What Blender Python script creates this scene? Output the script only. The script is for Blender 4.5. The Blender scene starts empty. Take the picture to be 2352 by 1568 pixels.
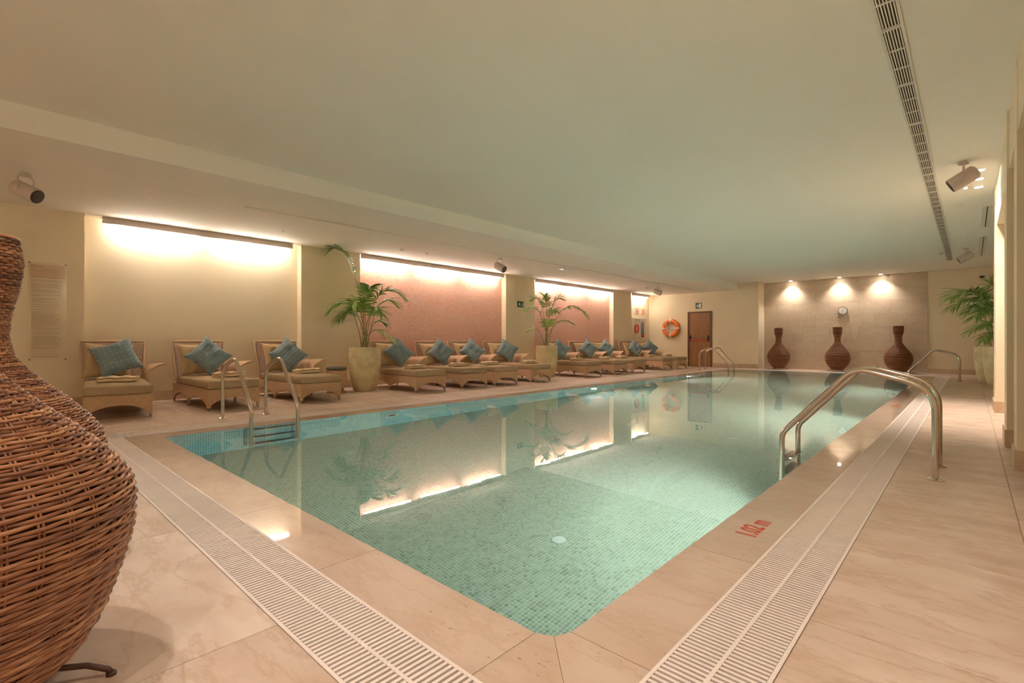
import bpy, math, random
from math import sin, cos, pi, sqrt, atan2, radians as RAD, hypot
from mathutils import Vector, Matrix
random.seed(7)
SC = bpy.context.scene
COL = SC.collection

# ------------------------------------------------------------------ camera, world, exposure
TH = math.atan(1053 / 1132.5)
cam_d = bpy.data.cameras.new('camera'); cam_d.lens = 36 * 1132.5 / 2352; cam_d.sensor_width = 36
cam_d.clip_start = 0.02; cam_d.clip_end = 100
cam = bpy.data.objects.new('camera', cam_d); COL.objects.link(cam)
cam.location = (0, 0, 0.97); cam.rotation_euler = (pi / 2, 0, TH)
SC.camera = cam
W = bpy.data.worlds.new('world'); SC.world = W; W.use_nodes = True
W.node_tree.nodes['Background'].inputs[0].default_value = (1, .85, .7, 1)
W.node_tree.nodes['Background'].inputs[1].default_value = 0.0
SC.view_settings.view_transform = 'Standard'; SC.view_settings.look = 'None'
SC.view_settings.gamma = 1; SC.view_settings.use_curve_mapping = False
SC.view_settings.exposure = 1.66
cy = SC.cycles
cy.use_denoising = True
cy.max_bounces = 8; cy.diffuse_bounces = 5; cy.glossy_bounces = 3; cy.transmission_bounces = 4; cy.transparent_max_bounces = 4
cy.use_adaptive_sampling = True; cy.adaptive_threshold = .06; cy.use_light_tree = False
cy.sample_clamp_indirect = 8.0
WARM = (1.0, .90, .82)
TUBE_E = 26.0          # fluorescent tubes on the left wall
SPOT_W = 62.0          # ceiling downlights
FAR_W = 40.0           # downlights on the stone wall
POOL_W = 90.0          # underwater lamps

# ------------------------------------------------------------------ helpers
class MB:
    def __init__(s): s.v = []; s.f = []; s.m = []; s.cur = 0
    def add(s, vs, fs):
        o = len(s.v); s.v += [tuple(p) for p in vs]
        for f in fs: s.f.append(tuple(o + i for i in f)); s.m.append(s.cur)
        return s
    def box(s, x0, x1, y0, y1, z0, z1):
        return s.add([(x0,y0,z0),(x1,y0,z0),(x1,y1,z0),(x0,y1,z0),(x0,y0,z1),(x1,y0,z1),(x1,y1,z1),(x0,y1,z1)],
                     [(0,3,2,1),(4,5,6,7),(0,1,5,4),(1,2,6,5),(2,3,7,6),(3,0,4,7)])
    def cbox(s, x0, x1, y0, y1, z0, z1, c=.003):      # box with chamfered top edges
        return s.add([(x0,y0,z0),(x1,y0,z0),(x1,y1,z0),(x0,y1,z0),(x0,y0,z1-c),(x1,y0,z1-c),(x1,y1,z1-c),(x0,y1,z1-c),
                      (x0+c,y0+c,z1),(x1-c,y0+c,z1),(x1-c,y1-c,z1),(x0+c,y1-c,z1)],
                     [(0,3,2,1),(8,9,10,11),(0,1,5,4),(1,2,6,5),(2,3,7,6),(3,0,4,7),(4,5,9,8),(5,6,10,9),(6,7,11,10),(7,4,8,11)])
    def prism(s, poly, a, b, axis='z'):               # polygon extruded along an axis; CCW poly
        n = len(poly)
        def P(p, h):
            if axis == 'z': return (p[0], p[1], h)
            if axis == 'y': return (p[0], h, p[1])
            return (h, p[0], p[1])
        vs = [P(p, a) for p in poly] + [P(p, b) for p in poly]
        fs = [tuple(range(n))[::-1], tuple(range(n, 2 * n))]
        for i in range(n): j = (i + 1) % n; fs.append((i, j, n + j, n + i))
        return s.add(vs, fs)
    def tube(s, pts, r, n=8, cap=True, closed=False):
        pts = [Vector(p) for p in pts]; m = len(pts)
        rr = r if isinstance(r, (list, tuple)) else [r] * m
        vs = []; up = None
        for i in range(m):
            if closed: t = pts[(i + 1) % m] - pts[i - 1]
            else: t = pts[min(i + 1, m - 1)] - pts[max(i - 1, 0)]
            t.normalize()
            if up is None:
                up = Vector((0, 0, 1)) if abs(t.z) < .9 else Vector((1, 0, 0))
            a = t.cross(up)
            if a.length < 1e-5: a = t.cross(Vector((1, 0, 0)))
            a.normalize(); b = a.cross(t).normalized(); up = b
            for k in range(n):
                q = 2 * pi * k / n; vs.append(pts[i] + (a * cos(q) + b * sin(q)) * rr[i])
        fs = []
        for i in range(m if closed else m - 1):
            i2 = (i + 1) % m
            for k in range(n):
                k2 = (k + 1) % n; fs.append((i*n+k, i2*n+k, i2*n+k2, i*n+k2))
        if cap and not closed: fs += [tuple(range(n)), tuple(range((m-1)*n, m*n))[::-1]]
        return s.add(vs, fs)
    def lathe(s, prof, n=32, cx=0, cy=0):             # prof: (r, z) from bottom to top
        vs = []; fs = []
        for r, z in prof:
            for k in range(n):
                q = 2 * pi * k / n; vs.append((cx + r * cos(q), cy + r * sin(q), z))
        for i in range(len(prof) - 1):
            for k in range(n):
                k2 = (k + 1) % n; fs.append((i*n+k, i*n+k2, (i+1)*n+k2, (i+1)*n+k))
        if prof[0][0] > 1e-4: fs.append(tuple(range(n))[::-1])
        if prof[-1][0] > 1e-4: fs.append(tuple(range((len(prof)-1)*n, len(prof)*n)))
        return s.add(vs, fs)
    def rbox(s, x0, x1, y0, y1, z0, z1, r=.03, crown=0, n=4):   # soft cushion block
        lx, ly, lz = (x1-x0)/2, (y1-y0)/2, (z1-z0)/2; cx, cy_, cz = (x0+x1)/2, (y0+y1)/2, (z0+z1)/2
        N = 10; fs = []; idx = {}; vs = []
        def put(u, v, w):
            key = (round(u,4), round(v,4), round(w,4))
            if key in idx: return idx[key]
            p = Vector((u*lx, v*ly, w*lz)); q = Vector((max(-lx+r, min(lx-r, p.x)), max(-ly+r, min(ly-r, p.y)), max(-lz+r, min(lz-r, p.z))))
            d = p - q
            if d.length > 1e-6: p = q + d.normalized() * r
            if w > 0: p.z += crown * (1 - u*u) * (1 - v*v)
            idx[key] = len(vs); vs.append((p.x+cx, p.y+cy_, p.z+cz)); return idx[key]
        g = [-1, -.985, -.94, -.7, -.35, 0, .35, .7, .94, .985, 1]
        gz = [-1, -.75, -.4, 0, .4, .75, 1]
        for i in range(len(g)-1):
            for j in range(len(g)-1):
                a,b,c,d = g[i],g[i+1],g[j],g[j+1]
                fs.append((put(a,c,1),put(b,c,1),put(b,d,1),put(a,d,1))); fs.append((put(a,c,-1),put(a,d,-1),put(b,d,-1),put(b,c,-1)))
        for i in range(len(g)-1):
            for j in range(len(gz)-1):
                a,b,c,d = g[i],g[i+1],gz[j],gz[j+1]
                fs.append((put(a,-1,c),put(b,-1,c),put(b,-1,d),put(a,-1,d))); fs.append((put(a,1,c),put(a,1,d),put(b,1,d),put(b,1,c)))
                fs.append((put(-1,a,c),put(-1,a,d),put(-1,b,d),put(-1,b,c))); fs.append((put(1,a,c),put(1,b,c),put(1,b,d),put(1,a,d)))
        return s.add(vs, fs)
    def mesh(s, name, mats, smooth=False):
        me = bpy.data.meshes.new(name); me.from_pydata(s.v, [], s.f)
        if not isinstance(mats, (list, tuple)): mats = [mats]
        for m in mats: me.materials.append(m)
        if any(s.m): me.polygons.foreach_set('material_index', s.m)
        if smooth: me.polygons.foreach_set('use_smooth', [True] * len(s.f))
        me.update(); return me
    def build(s, name, mats, parent=None, smooth=False, loc=None, rz=0):
        return link(name, s.mesh(name, mats, smooth), parent, loc, rz)

def link(name, me, parent=None, loc=None, rz=0):
    o = bpy.data.objects.new(name, me); COL.objects.link(o)
    if parent: o.parent = parent
    if loc: o.location = loc
    if rz: o.rotation_euler = (0, 0, rz)
    return o
def thing(name, label, cat, loc=(0,0,0), rz=0, group=None):
    o = bpy.data.objects.new(name, None); COL.objects.link(o); o.empty_display_size = .1
    o.location = loc; o.rotation_euler = (0, 0, rz)
    return tag(o, label, cat, group)
def tag(o, label, cat, group=None):
    o['label'] = label; o['category'] = cat
    if group: o['group'] = group
    return o
def struct(o, label=None):
    o['kind'] = 'structure'
    if label: o['label'] = label
    return o
def stuff(o): o['kind'] = 'stuff'; return o
def autosmooth(o, ang=35):
    me = o.data; me.polygons.foreach_set('use_smooth', [True] * len(me.polygons))
    try: me.set_sharp_from_angle(angle=RAD(ang))
    except Exception: pass
    return o
def copy_tree(o, parent=None):
    c = o.copy(); COL.objects.link(c); c.parent = parent
    for ch in o.children: copy_tree(ch, c)
    return c
def spot(name, parent, loc, dirv, watts, size, blend=.5, color=WARM, radius=.04):
    l = bpy.data.lights.new(name, 'SPOT'); l.energy = watts; l.spot_size = RAD(size); l.spot_blend = blend
    l.color = color; l.shadow_soft_size = radius
    o = bpy.data.objects.new(name, l); COL.objects.link(o); o.parent = parent; o.location = loc
    o.rotation_euler = Vector(dirv).to_track_quat('-Z', 'Y').to_euler(); return o

# ------------------------------------------------------------------ materials
def lin(c): return tuple(((x/255)/12.92 if x/255 <= .04045 else ((x/255+.055)/1.055)**2.4) for x in c) + (1,)
class M:
    def __init__(s, name, rough=.6, metal=0, spec=.5):
        s.mat = bpy.data.materials.new(name); s.mat.use_nodes = True; s.t = s.mat.node_tree; s.n = s.t.nodes
        s.b = s.n['Principled BSDF']; s.b.inputs['Roughness'].default_value = rough
        s.b.inputs['Metallic'].default_value = metal; s.b.inputs['Specular IOR Level'].default_value = spec
    def node(s, typ, **kw):
        n = s.n.new(typ)
        for k, v in kw.items():
            if k.startswith('i_'):
                key = k[2:]; key = int(key) if key.isdigit() else key.replace('_', ' ')
                inp = n.inputs[key]
                if hasattr(v, 'is_output'): s.t.links.new(v, inp)
                else: inp.default_value = v
            else: setattr(n, k, v)
        return n
    def link(s, a, b): s.t.links.new(a, b)
    def pos(s): return s.node('ShaderNodeNewGeometry').outputs['Position']
    def obj(s): return s.node('ShaderNodeTexCoord').outputs['Object']
    def math(s, op, a, b=0.0, c=0.0): return s.node('ShaderNodeMath', operation=op, i_0=a, i_1=b, i_2=c).outputs[0]
    def vmath(s, op, a, b=(0,0,0)): return s.node('ShaderNodeVectorMath', operation=op, i_0=a, i_1=b).outputs[0]
    def noise(s, vec, scale, detail=4, rough=.55): return s.node('ShaderNodeTexNoise', i_Vector=vec, i_Scale=scale, i_Detail=detail, i_Roughness=rough).outputs['Fac']
    def mapping(s, vec, scale=(1,1,1), rot=(0,0,0), loc=(0,0,0)):
        return s.node('ShaderNodeMapping', i_Vector=vec, i_Scale=scale, i_Rotation=rot, i_Location=loc).outputs[0]
    def ramp(s, fac, stops, interp='LINEAR'):
        r = s.node('ShaderNodeValToRGB'); s.link(fac, r.inputs[0]); e = r.color_ramp.elements; r.color_ramp.interpolation = interp
        while len(e) < len(stops): e.new(.5)
        for k, (p, c) in zip(e, stops): k.position = p; k.color = c if len(c) == 4 else tuple(c) + (1,)
        return r.outputs[0]
    def mix(s, fac, a, b, mode='MIX'):
        n = s.node('ShaderNodeMix', data_type='RGBA', blend_type=mode)
        for inp, v in ((n.inputs[0], fac), (n.inputs[6], a), (n.inputs[7], b)):
            if hasattr(v, 'is_output'): s.link(v, inp)
            else: inp.default_value = v
        return n.outputs[2]
    def color(s, c):
        if hasattr(c, 'is_output'): s.link(c, s.b.inputs['Base Color'])
        else: s.b.inputs['Base Color'].default_value = c
        return s
    def rough(s, o): s.link(o, s.b.inputs['Roughness'])
    def bump(s, h, strength=.3, dist=.01):
        n = s.node('ShaderNodeBump', i_Height=h, i_Strength=strength, i_Distance=dist); s.link(n.outputs[0], s.b.inputs['Normal']); return s
    def sep(s, v):
        n = s.node('ShaderNodeSeparateXYZ', i_0=v); return n.outputs[0], n.outputs[1], n.outputs[2]

def plain(name, rgb, rough=.6, metal=0, spec=.5, var=.06, scale=6, bump=0):
    m = M(name, rough, metal, spec); c = lin(rgb); n = m.noise(m.pos(), scale)
    lo = tuple(x*(1-var) for x in c[:3]) + (1,); hi = tuple(min(1, x*(1+var)) for x in c[:3]) + (1,)
    m.color(m.ramp(n, [(.3, lo), (.7, hi)]))
    if bump: m.bump(m.noise(m.pos(), scale*12), bump, .003)
    return m.mat
def emis(name, rgb, e):
    m = M(name); m.color((rgb[0], rgb[1], rgb[2], 1)); m.b.inputs['Emission Color'].default_value = (*rgb, 1)
    m.b.inputs['Emission Strength'].default_value = e; return m.mat

def stone(name, lo, hi, vein, pits=.5, rough=.4, stretch=(1.2, 4, 4), wet=False):
    m = M(name, rough, 0, .45); p = m.pos()
    rnd = m.node('ShaderNodeObjectInfo').outputs['Random']
    off = m.node('ShaderNodeCombineXYZ', i_0=m.math('MULTIPLY', rnd, 7.), i_1=m.math('MULTIPLY', rnd, 13.), i_2=0.).outputs[0]
    q = m.vmath('ADD', p, off)
    n1 = m.noise(m.mapping(q, stretch), 1.1, 6, .6)
    n2 = m.noise(q, 3.0, 6, .6)
    c = m.ramp(n1, [(.32, lin(lo)), (.68, lin(hi))])
    v = m.noise(m.mapping(q, (stretch[0]*.8, stretch[1]*.8, 1)), 1.6, 8, .65)
    vf = m.ramp(v, [(.47, (0,0,0)), (.5, (1,1,1)), (.53, (0,0,0))])
    c = m.mix(m.math('MULTIPLY', vf, .45), c, lin(vein))
    c = m.mix(m.math('MULTIPLY', m.ramp(n2, [(.48, (0,0,0)), (.72, (1,1,1))]), .5), c, lin(vein))
    if pits:
        vo = m.node('ShaderNodeTexNoise', i_Vector=m.mapping(q, (40, 90, 90)), i_Scale=1.0, i_Detail=3.0).outputs['Fac']
        gate = m.ramp(m.noise(m.mapping(q, (2, 5, 5)), 1.4, 3), [(.5, (0,0,0)), (.62, (1,1,1))])
        pf = m.math('MULTIPLY', m.ramp(vo, [(.66, (0,0,0)), (.70, (1,1,1))]), gate)
        c = m.mix(m.math('MULTIPLY', pf, pits), c, lin((150, 98, 62)))
    c = m.mix(m.math('MULTIPLY', rnd, .10), c, lin(vein))
    m.color(c)
    m.rough(m.math('MULTIPLY_ADD', n2, .2, rough - .1))
    if wet:
        m.b.inputs['Coat Weight'].default_value = 1; m.b.inputs['Coat IOR'].default_value = 1.33; m.b.inputs['Coat Roughness'].default_value = .03
    return m.mat

def wicker(name, hi, lo, pitch=.011, rough=.5, openw=0.0):
    m = M(name, rough, 0, .4); p = m.obj(); x, y, z = m.sep(p)
    a = m.math('SINE', m.math('MULTIPLY', z, 2*pi/pitch))
    h = m.math('ADD', x, y)
    b = m.math('SINE', m.math('MULTIPLY', h, 2*pi/(pitch*3.2)))
    row = m.math('SIGN', m.math('SINE', m.math('MULTIPLY', z, pi/pitch)))
    w = m.math('MULTIPLY', b, row)
    ht = m.math('ADD', m.math('MULTIPLY', a, .5), m.math('MULTIPLY', w, .5))
    n = m.noise(m.mapping(p, (6, 6, 90)), 3, 3)
    c = m.ramp(m.math('MULTIPLY_ADD', ht, .32, m.math('MULTIPLY', n, .9)), [(.12, lin(lo)), (.62, lin(hi))])
    m.color(c); m.bump(ht, .6, .006); return m.mat

def strandmat(name, dark=1.0):
    m = M(name, .38, 0, .5); p = m.obj(); x, y, z = m.sep(p)
    rnd = m.node('ShaderNodeObjectInfo').outputs['Random']
    row = m.math('FLOOR', m.math('MULTIPLY', z, 1/.0124))
    wn = m.node('ShaderNodeTexWhiteNoise', noise_dimensions='1D', i_W=row).outputs[0]
    an = m.math('ARCTAN2', y, x)
    seg = m.noise(m.node('ShaderNodeCombineXYZ', i_0=m.math('MULTIPLY', an, 2.2), i_1=m.math('MULTIPLY', row, 3.7), i_2=rnd).outputs[0], 1.5, 3)
    f = m.math('ADD', m.math('MULTIPLY', wn, .35), m.math('MULTIPLY', seg, .75))
    def d(c): return lin(tuple(k*dark for k in c))
    c = m.ramp(f, [(.22, d((82, 48, 34))), (.42, d((128, 80, 52))), (.60, d((156, 104, 68))), (.82, d((184, 134, 92)))])
    m.color(c); m.bump(m.noise(m.mapping(p, (30, 30, 300)), 2, 2), .25, .002); return m.mat

def tilemat(name, floor=True):
    m = M(name, .25, 0, .5); p = m.pos(); x, y, z = m.sep(p); P = .025
    if floor: a, b = x, y
    else: a, b = m.math('ADD', x, y), z
    ca, cb = m.math('DIVIDE', a, P), m.math('DIVIDE', b, P)
    cell = m.node('ShaderNodeCombineXYZ', i_0=m.math('FLOOR', ca), i_1=m.math('FLOOR', cb), i_2=0.).outputs[0]
    wn = m.node('ShaderNodeTexWhiteNoise', noise_dimensions='3D', i_Vector=cell).outputs[0]
    c = m.ramp(wn, [(0, lin((108, 128, 112))), (.12, lin((126, 146, 130))), (.6, lin((140, 162, 146))), (1, lin((152, 174, 160)))]) if floor else \
        m.ramp(wn, [(0, lin((78, 138, 140))), (.5, lin((98, 160, 162))), (1, lin((120, 178, 178)))])
    fa = m.math('ABSOLUTE', m.math('SUBTRACT', m.math('FRACT', ca), .5)); fb = m.math('ABSOLUTE', m.math('SUBTRACT', m.math('FRACT', cb), .5))
    g = m.math('GREATER_THAN', m.math('MAXIMUM', fa, fb), .42)
    m.color(m.mix(g, c, lin((206, 224, 212)) if floor else lin((176, 210, 206)))); return m.mat

MT = {}
MT['ceil'] = plain('ceiling_paint', (242, 236, 224), .85, var=.015, scale=.7)
MT['wall'] = plain('wall_paint', (236, 219, 188), .8, var=.025, scale=1.2)
MT['base'] = stone('baseboard_stone', (206, 180, 150), (216, 192, 162), (190, 156, 122), 0)
MT['floor'] = stone('floor_stone', (200, 174, 154), (220, 198, 180), (176, 140, 112), .25, .42)
MT['coping'] = stone('coping_travertine', (200, 172, 152), (212, 186, 166), (186, 152, 126), .8, .35, wet=True)
MT['panel'] = stone('wall_stone', (206, 184, 156), (216, 196, 170), (196, 168, 138), 0, .5, (1, 1, 4))
MT['grout'] = plain('grout', (172, 146, 120), .9)
MT['grate'] = plain('grate_plastic', (232, 216, 206), .5, var=.03)
MT['channel'] = plain('channel', (150, 128, 116), .8)
MT['white'] = plain('white_paint', (228, 220, 206), .5, var=.02)
MT['grey'] = plain('lamp_housing', (206, 190, 178), .5, var=.03)
MT['dark'] = plain('dark_mesh', (84, 70, 62), .8, var=.1, scale=60)
MT['iron'] = plain('iron', (84, 58, 48), .5, .3)
MT['slot'] = plain('slot_dark', (92, 74, 58), .9)
m = M('polished_steel', .12, 1); m.color(lin((214, 204, 192))); m.bump(m.noise(m.mapping(m.obj(), (80, 80, 4)), 3, 2), .03, .001); MT['steel'] = m.mat
MT['tread'] = plain('tread_steel', (158, 148, 140), .3, .8)
MT['wick'] = wicker('lounger_wicker', (230, 192, 152), (172, 128, 94))
MT['wickb'] = wicker('lounger_back_weave', (222, 188, 160), (150, 114, 98), .013)
MT['strand'] = strandmat('willow_strand'); MT['strandfar'] = strandmat('willow_strand_dark', .98)
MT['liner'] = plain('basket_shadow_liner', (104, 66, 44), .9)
def fabric(name, rgb, sc=220, dots=None, var=.12):
    m = M(name, .9, 0, .1); p = m.obj(); n = m.noise(p, sc, 2); n2 = m.noise(p, 9, 4); c = lin(rgb)
    cc = m.ramp(m.math('MULTIPLY_ADD', n, .5, m.math('MULTIPLY', n2, .5)), [(.3, tuple(k*(1-var) for k in c[:3])), (.7, tuple(min(1, k*(1+var)) for k in c[:3]))])
    if dots:
        x, y, z = m.sep(p); k = 1/.062
        da = m.math('SUBTRACT', m.math('FRACT', m.math('MULTIPLY', x, k)), .5); db = m.math('SUBTRACT', m.math('FRACT', m.math('MULTIPLY', y, k)), .5)
        r2 = m.math('ADD', m.math('MULTIPLY', da, da), m.math('MULTIPLY', db, db))
        cc = m.mix(m.math('LESS_THAN', r2, .010), cc, lin(dots))
    m.color(cc); m.bump(m.math('ADD', m.math('MULTIPLY', n2, 1.), m.math('MULTIPLY', n, .15)), .35, .02)
    return m.mat
MT['matt'] = fabric('khaki_canvas', (176, 152, 120)); MT['cush'] = fabric('tan_cushion_cloth', (194, 166, 126))
MT['blue'] = fabric('blue_grey_dotted_cloth', (128, 146, 150), dots=(216, 190, 160)); MT['towel'] = fabric('cream_towelling', (226, 200, 164), 500)
MT['pad'] = fabric('grey_pad', (128, 122, 108))
m = M('glazed_pot', .45, 0, .4); n = m.noise(m.pos(), 5, 5); m.color(m.ramp(n, [(.3, lin((196, 174, 126))), (.55, lin((218, 200, 154))), (.75, lin((232, 218, 178)))])); MT['pot'] = m.mat
MT['soil'] = plain('soil', (74, 56, 40), .95, var=.3, scale=40)
m = M('palm_leaf', .42, 0, .4); n = m.noise(m.pos(), 7, 3); rnd = m.node('ShaderNodeObjectInfo').outputs['Random']
m.color(m.mix(m.math('MULTIPLY', rnd, .6), m.ramp(n, [(.3, lin((96, 132, 58))), (.7, lin((146, 176, 88)))]), lin((170, 196, 90))))
m.b.inputs['Subsurface Weight'].default_value = 0; m.b.inputs['Transmission Weight'].default_value = 0; MT['leaf'] = m.mat
MT['stem'] = plain('palm_stem', (140, 142, 78), .5, var=.2)
# pink mosaic wall panel
m = M('pink_mosaic', .5, 0, .4); p = m.pos(); x, y, z = m.sep(p)
vec = m.node('ShaderNodeCombineXYZ', i_0=y, i_1=z, i_2=0.).outputs[0]
br = m.node('ShaderNodeTexBrick', i_Vector=vec, i_Scale=1.0, i_Color1=lin((224, 172, 148)), i_Color2=lin((208, 148, 122)), i_Mortar=lin((226, 188, 170)))
br.inputs['Brick Width'].default_value = .045; br.inputs['Row Height'].default_value = .024; br.inputs['Mortar Size'].default_value = .003; br.offset = .5
wv = m.noise(m.mapping(vec, (.9, 2.6, 1), (0, 0, .6)), 1.6, 5, .6)
sp = m.node('ShaderNodeTexWhiteNoise', noise_dimensions='2D', i_Vector=m.node('ShaderNodeVectorMath', operation='FLOOR', i_0=m.mapping(vec, (1/.045, 1/.024, 1))).outputs[0]).outputs[0]
lf = m.math('MULTIPLY', m.ramp(wv, [(.5, (0,0,0)), (.72, (1,1,1))]), m.math('GREATER_THAN', sp, .62))
m.color(m.mix(m.math('MULTIPLY', lf, .75), br.outputs['Color'], lin((214, 190, 184)))); m.bump(br.outputs['Fac'], .3, -.004); MT['mosaic'] = m.mat
MT['tilef'] = tilemat('pool_tile_floor', True); MT['tilew'] = tilemat('pool_tile_wall', False)
MT['tgrout'] = plain('pool_grout', (206, 224, 212), .7)
m = M('door_wood', .45, 0, .4); p = m.pos(); n = m.noise(m.mapping(p, (18, 18, .8)), 1.5, 5, .6); m.color(m.ramp(n, [(.3, lin((134, 92, 58))), (.7, lin((178, 130, 84)))])); MT['door'] = m.mat
MT['frame'] = plain('door_frame_wood', (118, 76, 46), .5, var=.1, scale=20)
MT['red'] = plain('red_plastic', (214, 62, 40), .4); MT['orange'] = plain('orange_buoy', (236, 122, 44), .4, var=.05)
MT['green'] = plain('sign_green', (44, 92, 60), .4); MT['swhite'] = plain('sign_white', (232, 228, 214), .4, var=.01)
MT['inlet'] = plain('inlet_plastic', (176, 194, 188), .5); MT['black'] = plain('black_plastic', (46, 40, 36), .5); MT['print'] = plain('faint_print', (196, 164, 128), .8)
MT['paint'] = plain('red_paint', (196, 84, 58), .6); MT['rope'] = plain('rope', (226, 214, 200), .8)
# clear acrylic sheet
m = M('clear_acrylic', .1); t = m.t; tr = m.node('ShaderNodeBsdfTransparent', i_Color=(1, .99, .98, 1)); gl = m.node('ShaderNodeBsdfGlossy', i_Roughness=.08)
mx = m.node('ShaderNodeMixShader', i_0=.05); t.links.new(tr.outputs[0], mx.inputs[1]); t.links.new(gl.outputs[0], mx.inputs[2])
t.links.new(mx.outputs[0], m.n['Material Output'].inputs[0]); MT['acryl'] = m.mat
# pool water: a refracting surface
m = M('pool_water'); gl = m.node('ShaderNodeBsdfGlass', i_Color=(.95, .99, .975, 1), i_Roughness=0.0, i_IOR=1.333)
p = m.pos(); hgt = m.math('ADD', m.noise(p, 1.3, 2), m.math('MULTIPLY', m.noise(p, 5.0, 2), .12))
bn = m.node('ShaderNodeBump', i_Height=hgt, i_Strength=.10, i_Distance=.012); m.link(bn.outputs[0], gl.inputs['Normal'])
m.link(gl.outputs[0], m.n['Material Output'].inputs[0]); MT['water'] = m.mat
MT['tube'] = emis('lit_tube', (1, .92, .84), TUBE_E); MT['fill_tube'] = emis('fill_tube_glow', (1, .90, .80), TUBE_E*.24)  # the weaker glow is only for the added fill strips
MT['bulb'] = emis('lit_bulb', (1, .92, .82), 30.0)
MT['pbulb'] = emis('lit_pool_lens', (.85, 1, 1), 12.0)

# ------------------------------------------------------------------ setting
PX0, PX1, PY0, PY1 = -6.0, -.98, 1.26, 17.7          # pool opening
CI = .288; GW = .28                                   # coping and grate widths
GX0, GX1, GY0, GY1 = PX0-CI, PX1+CI, PY0-CI, PY1+CI   # water edge / grate inner
OX0, OX1, OY0, OY1 = GX0-GW, GX1+GW, GY0-GW, GY1+GW   # grate outer
ZC, ZS = 3.10, 2.86                                   # ceilings
XL, XB = -9.62, -9.80                                 # pillar faces / recess backs
YF, YD = 19.6, 18.9                                   # stone wall / door wall
YN, XR = -4.0, 1.1
XS = -6.25                                            # soffit edge

fl = MB().box(XB-.2, OX0, YN, YF, -.3, -.004).box(OX1, XR, YN, YF, -.3, -.004).box(OX0, OX1, YN, OY0, -.3, -.004).box(OX0, OX1, OY1, YF, -.3, -.004)
floor = struct(fl.build('floor', MT['grout']))
_slabs = {}
def slab(x0, x1, y0, y1):
    key = (round(x1-x0, 3), round(y1-y0, 3)); g = .0018
    if key not in _slabs:
        w, d = key; _slabs[key] = MB().cbox(g, w-g, g, d-g, -.02, 0, .0015).mesh('floor_slab', MT['floor'])
    link('floor_slab', _slabs[key], floor, (x0, y0, 0))
def grid(xs, ys, stag=0):
    for i in range(len(xs)-1):
        yy = list(ys)
        if stag and i % 2:
            h = (ys[1]-ys[0])*stag; yy = [ys[0]] + [v+h for v in ys[:-1] if v+h < ys[-1]-.1] + [ys[-1]]
        for j in range(len(yy)-1): slab(xs[i], xs[i+1], yy[j], yy[j+1])
def steps(a, b, s, start=None):
    out = [a]; v = a if start is None else start
    if start is not None: out.append(v)
    while v + s < b - .12: v += s; out.append(v)
    return out + [b]
grid([OX1, .19, .81, XR], steps(YN, YF, .93, -4+.39))
grid(steps(XB, OX0, .62), steps(OY0, YF, 1.24), .5)
xs_near = steps(XB, OX1, 1.24)
ysn = steps(YN, OY0, .62, -4+.35)
for j in range(len(ysn)-1):
    o = (.62 if j % 2 else 0)
    xx = [XB] + [v+o for v in xs_near[:-1] if XB+.1 < v+o < OX1-.1] + [OX1]
    for i in range(len(xx)-1): slab(xx[i], xx[i+1], ysn[j], ysn[j+1])
grid(steps(OX0, OX1, 1.24), [OY1, YF])

ceil = struct(MB().box(XS, XR+.2, YN-.2, YF+.2, ZC, ZC+.2).build('ceiling', MT['ceil']))
sof = struct(MB().box(XB-.3, XS, YN-.2, YD+.02, ZS, ZC+.2).build('ceiling_lowered', MT['ceil']))

wl = MB().box(XB-.2, XB, YN-.2, YD+.9, -.02, ZS)
wall_left = struct(wl.build('wall_left', MT['wall']))
PIL = [(YN, 1.037), (4.272, 5.544), (10.093, 11.348), (15.828, 17.132)]
for a, b in PIL: MB().box(XB, XL, a, b, 0, ZS).build('pillar', MT['wall'], wall_left)
REC = [(1.037, 4.272), (5.544, 10.093), (11.348, 15.828), (17.132, YD)]
for a, b in REC[1:3]: MB().box(XB, XB+.012, a, b, .0, ZS).build('mosaic_panel', MT['mosaic'], wall_left)
struct(MB().box(XB-.2, XS, YD, YD+.9, 0, ZS).box(XS, -5.55, YD, YD+.9, 0, ZC).build('wall_far_door_side', MT['wall']))
wf = struct(MB().box(-5.55, XR+.2, YF, YF+.2, -.02, ZC).build('wall_far', MT['wall']))
xs = [-5.55 + .82*i for i in range(6)] + [-.951]; zs = [.0, .24] + [.24 + .41*k for k in range(1, 7)] + [ZC]
for j in range(len(zs)-1):
    o = .41 if j % 2 else 0
    xx = [xs[0]] + [v+o for v in xs[:-1] if v+o > xs[0]+.05 and v+o < xs[-1]-.05] + [xs[-1]]
    for i in range(len(xx)-1):
        d = random.uniform(.016, .019)
        MB().box(xx[i]+.0012, xx[i+1]-.0012, YF-d, YF, zs[j]+.0012, zs[j+1]-.0012).build('wall_panel', MT['panel'], wf)
struct(MB().box(XB-.2, XR+.2, YN-.2, YN, -.02, ZC).build('wall_near', MT['wall']))
wr = struct(MB().box(XR, XR+.2, YN-.2, YF+.2, -.02, ZC).build('wall_right', MT['wall']))
for (y0, y1, x0) in [(9.4, 10.1, .25), (6.45, 6.85, .245), (5.3, 5.62, .255), (-4, 4.6, .30)]:
    MB().box(x0, XR, y0, y1, 0, ZC).build('pillar', MT['wall'], wr)
MB().box(.45, XR, 17.6, 18.1, 0, ZC).build('pillar', MT['wall'], wr)
MB().box(.262, .62, 4.6, 9.4, 2.56, ZC).build('lintel', MT['wall'], wr)
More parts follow.
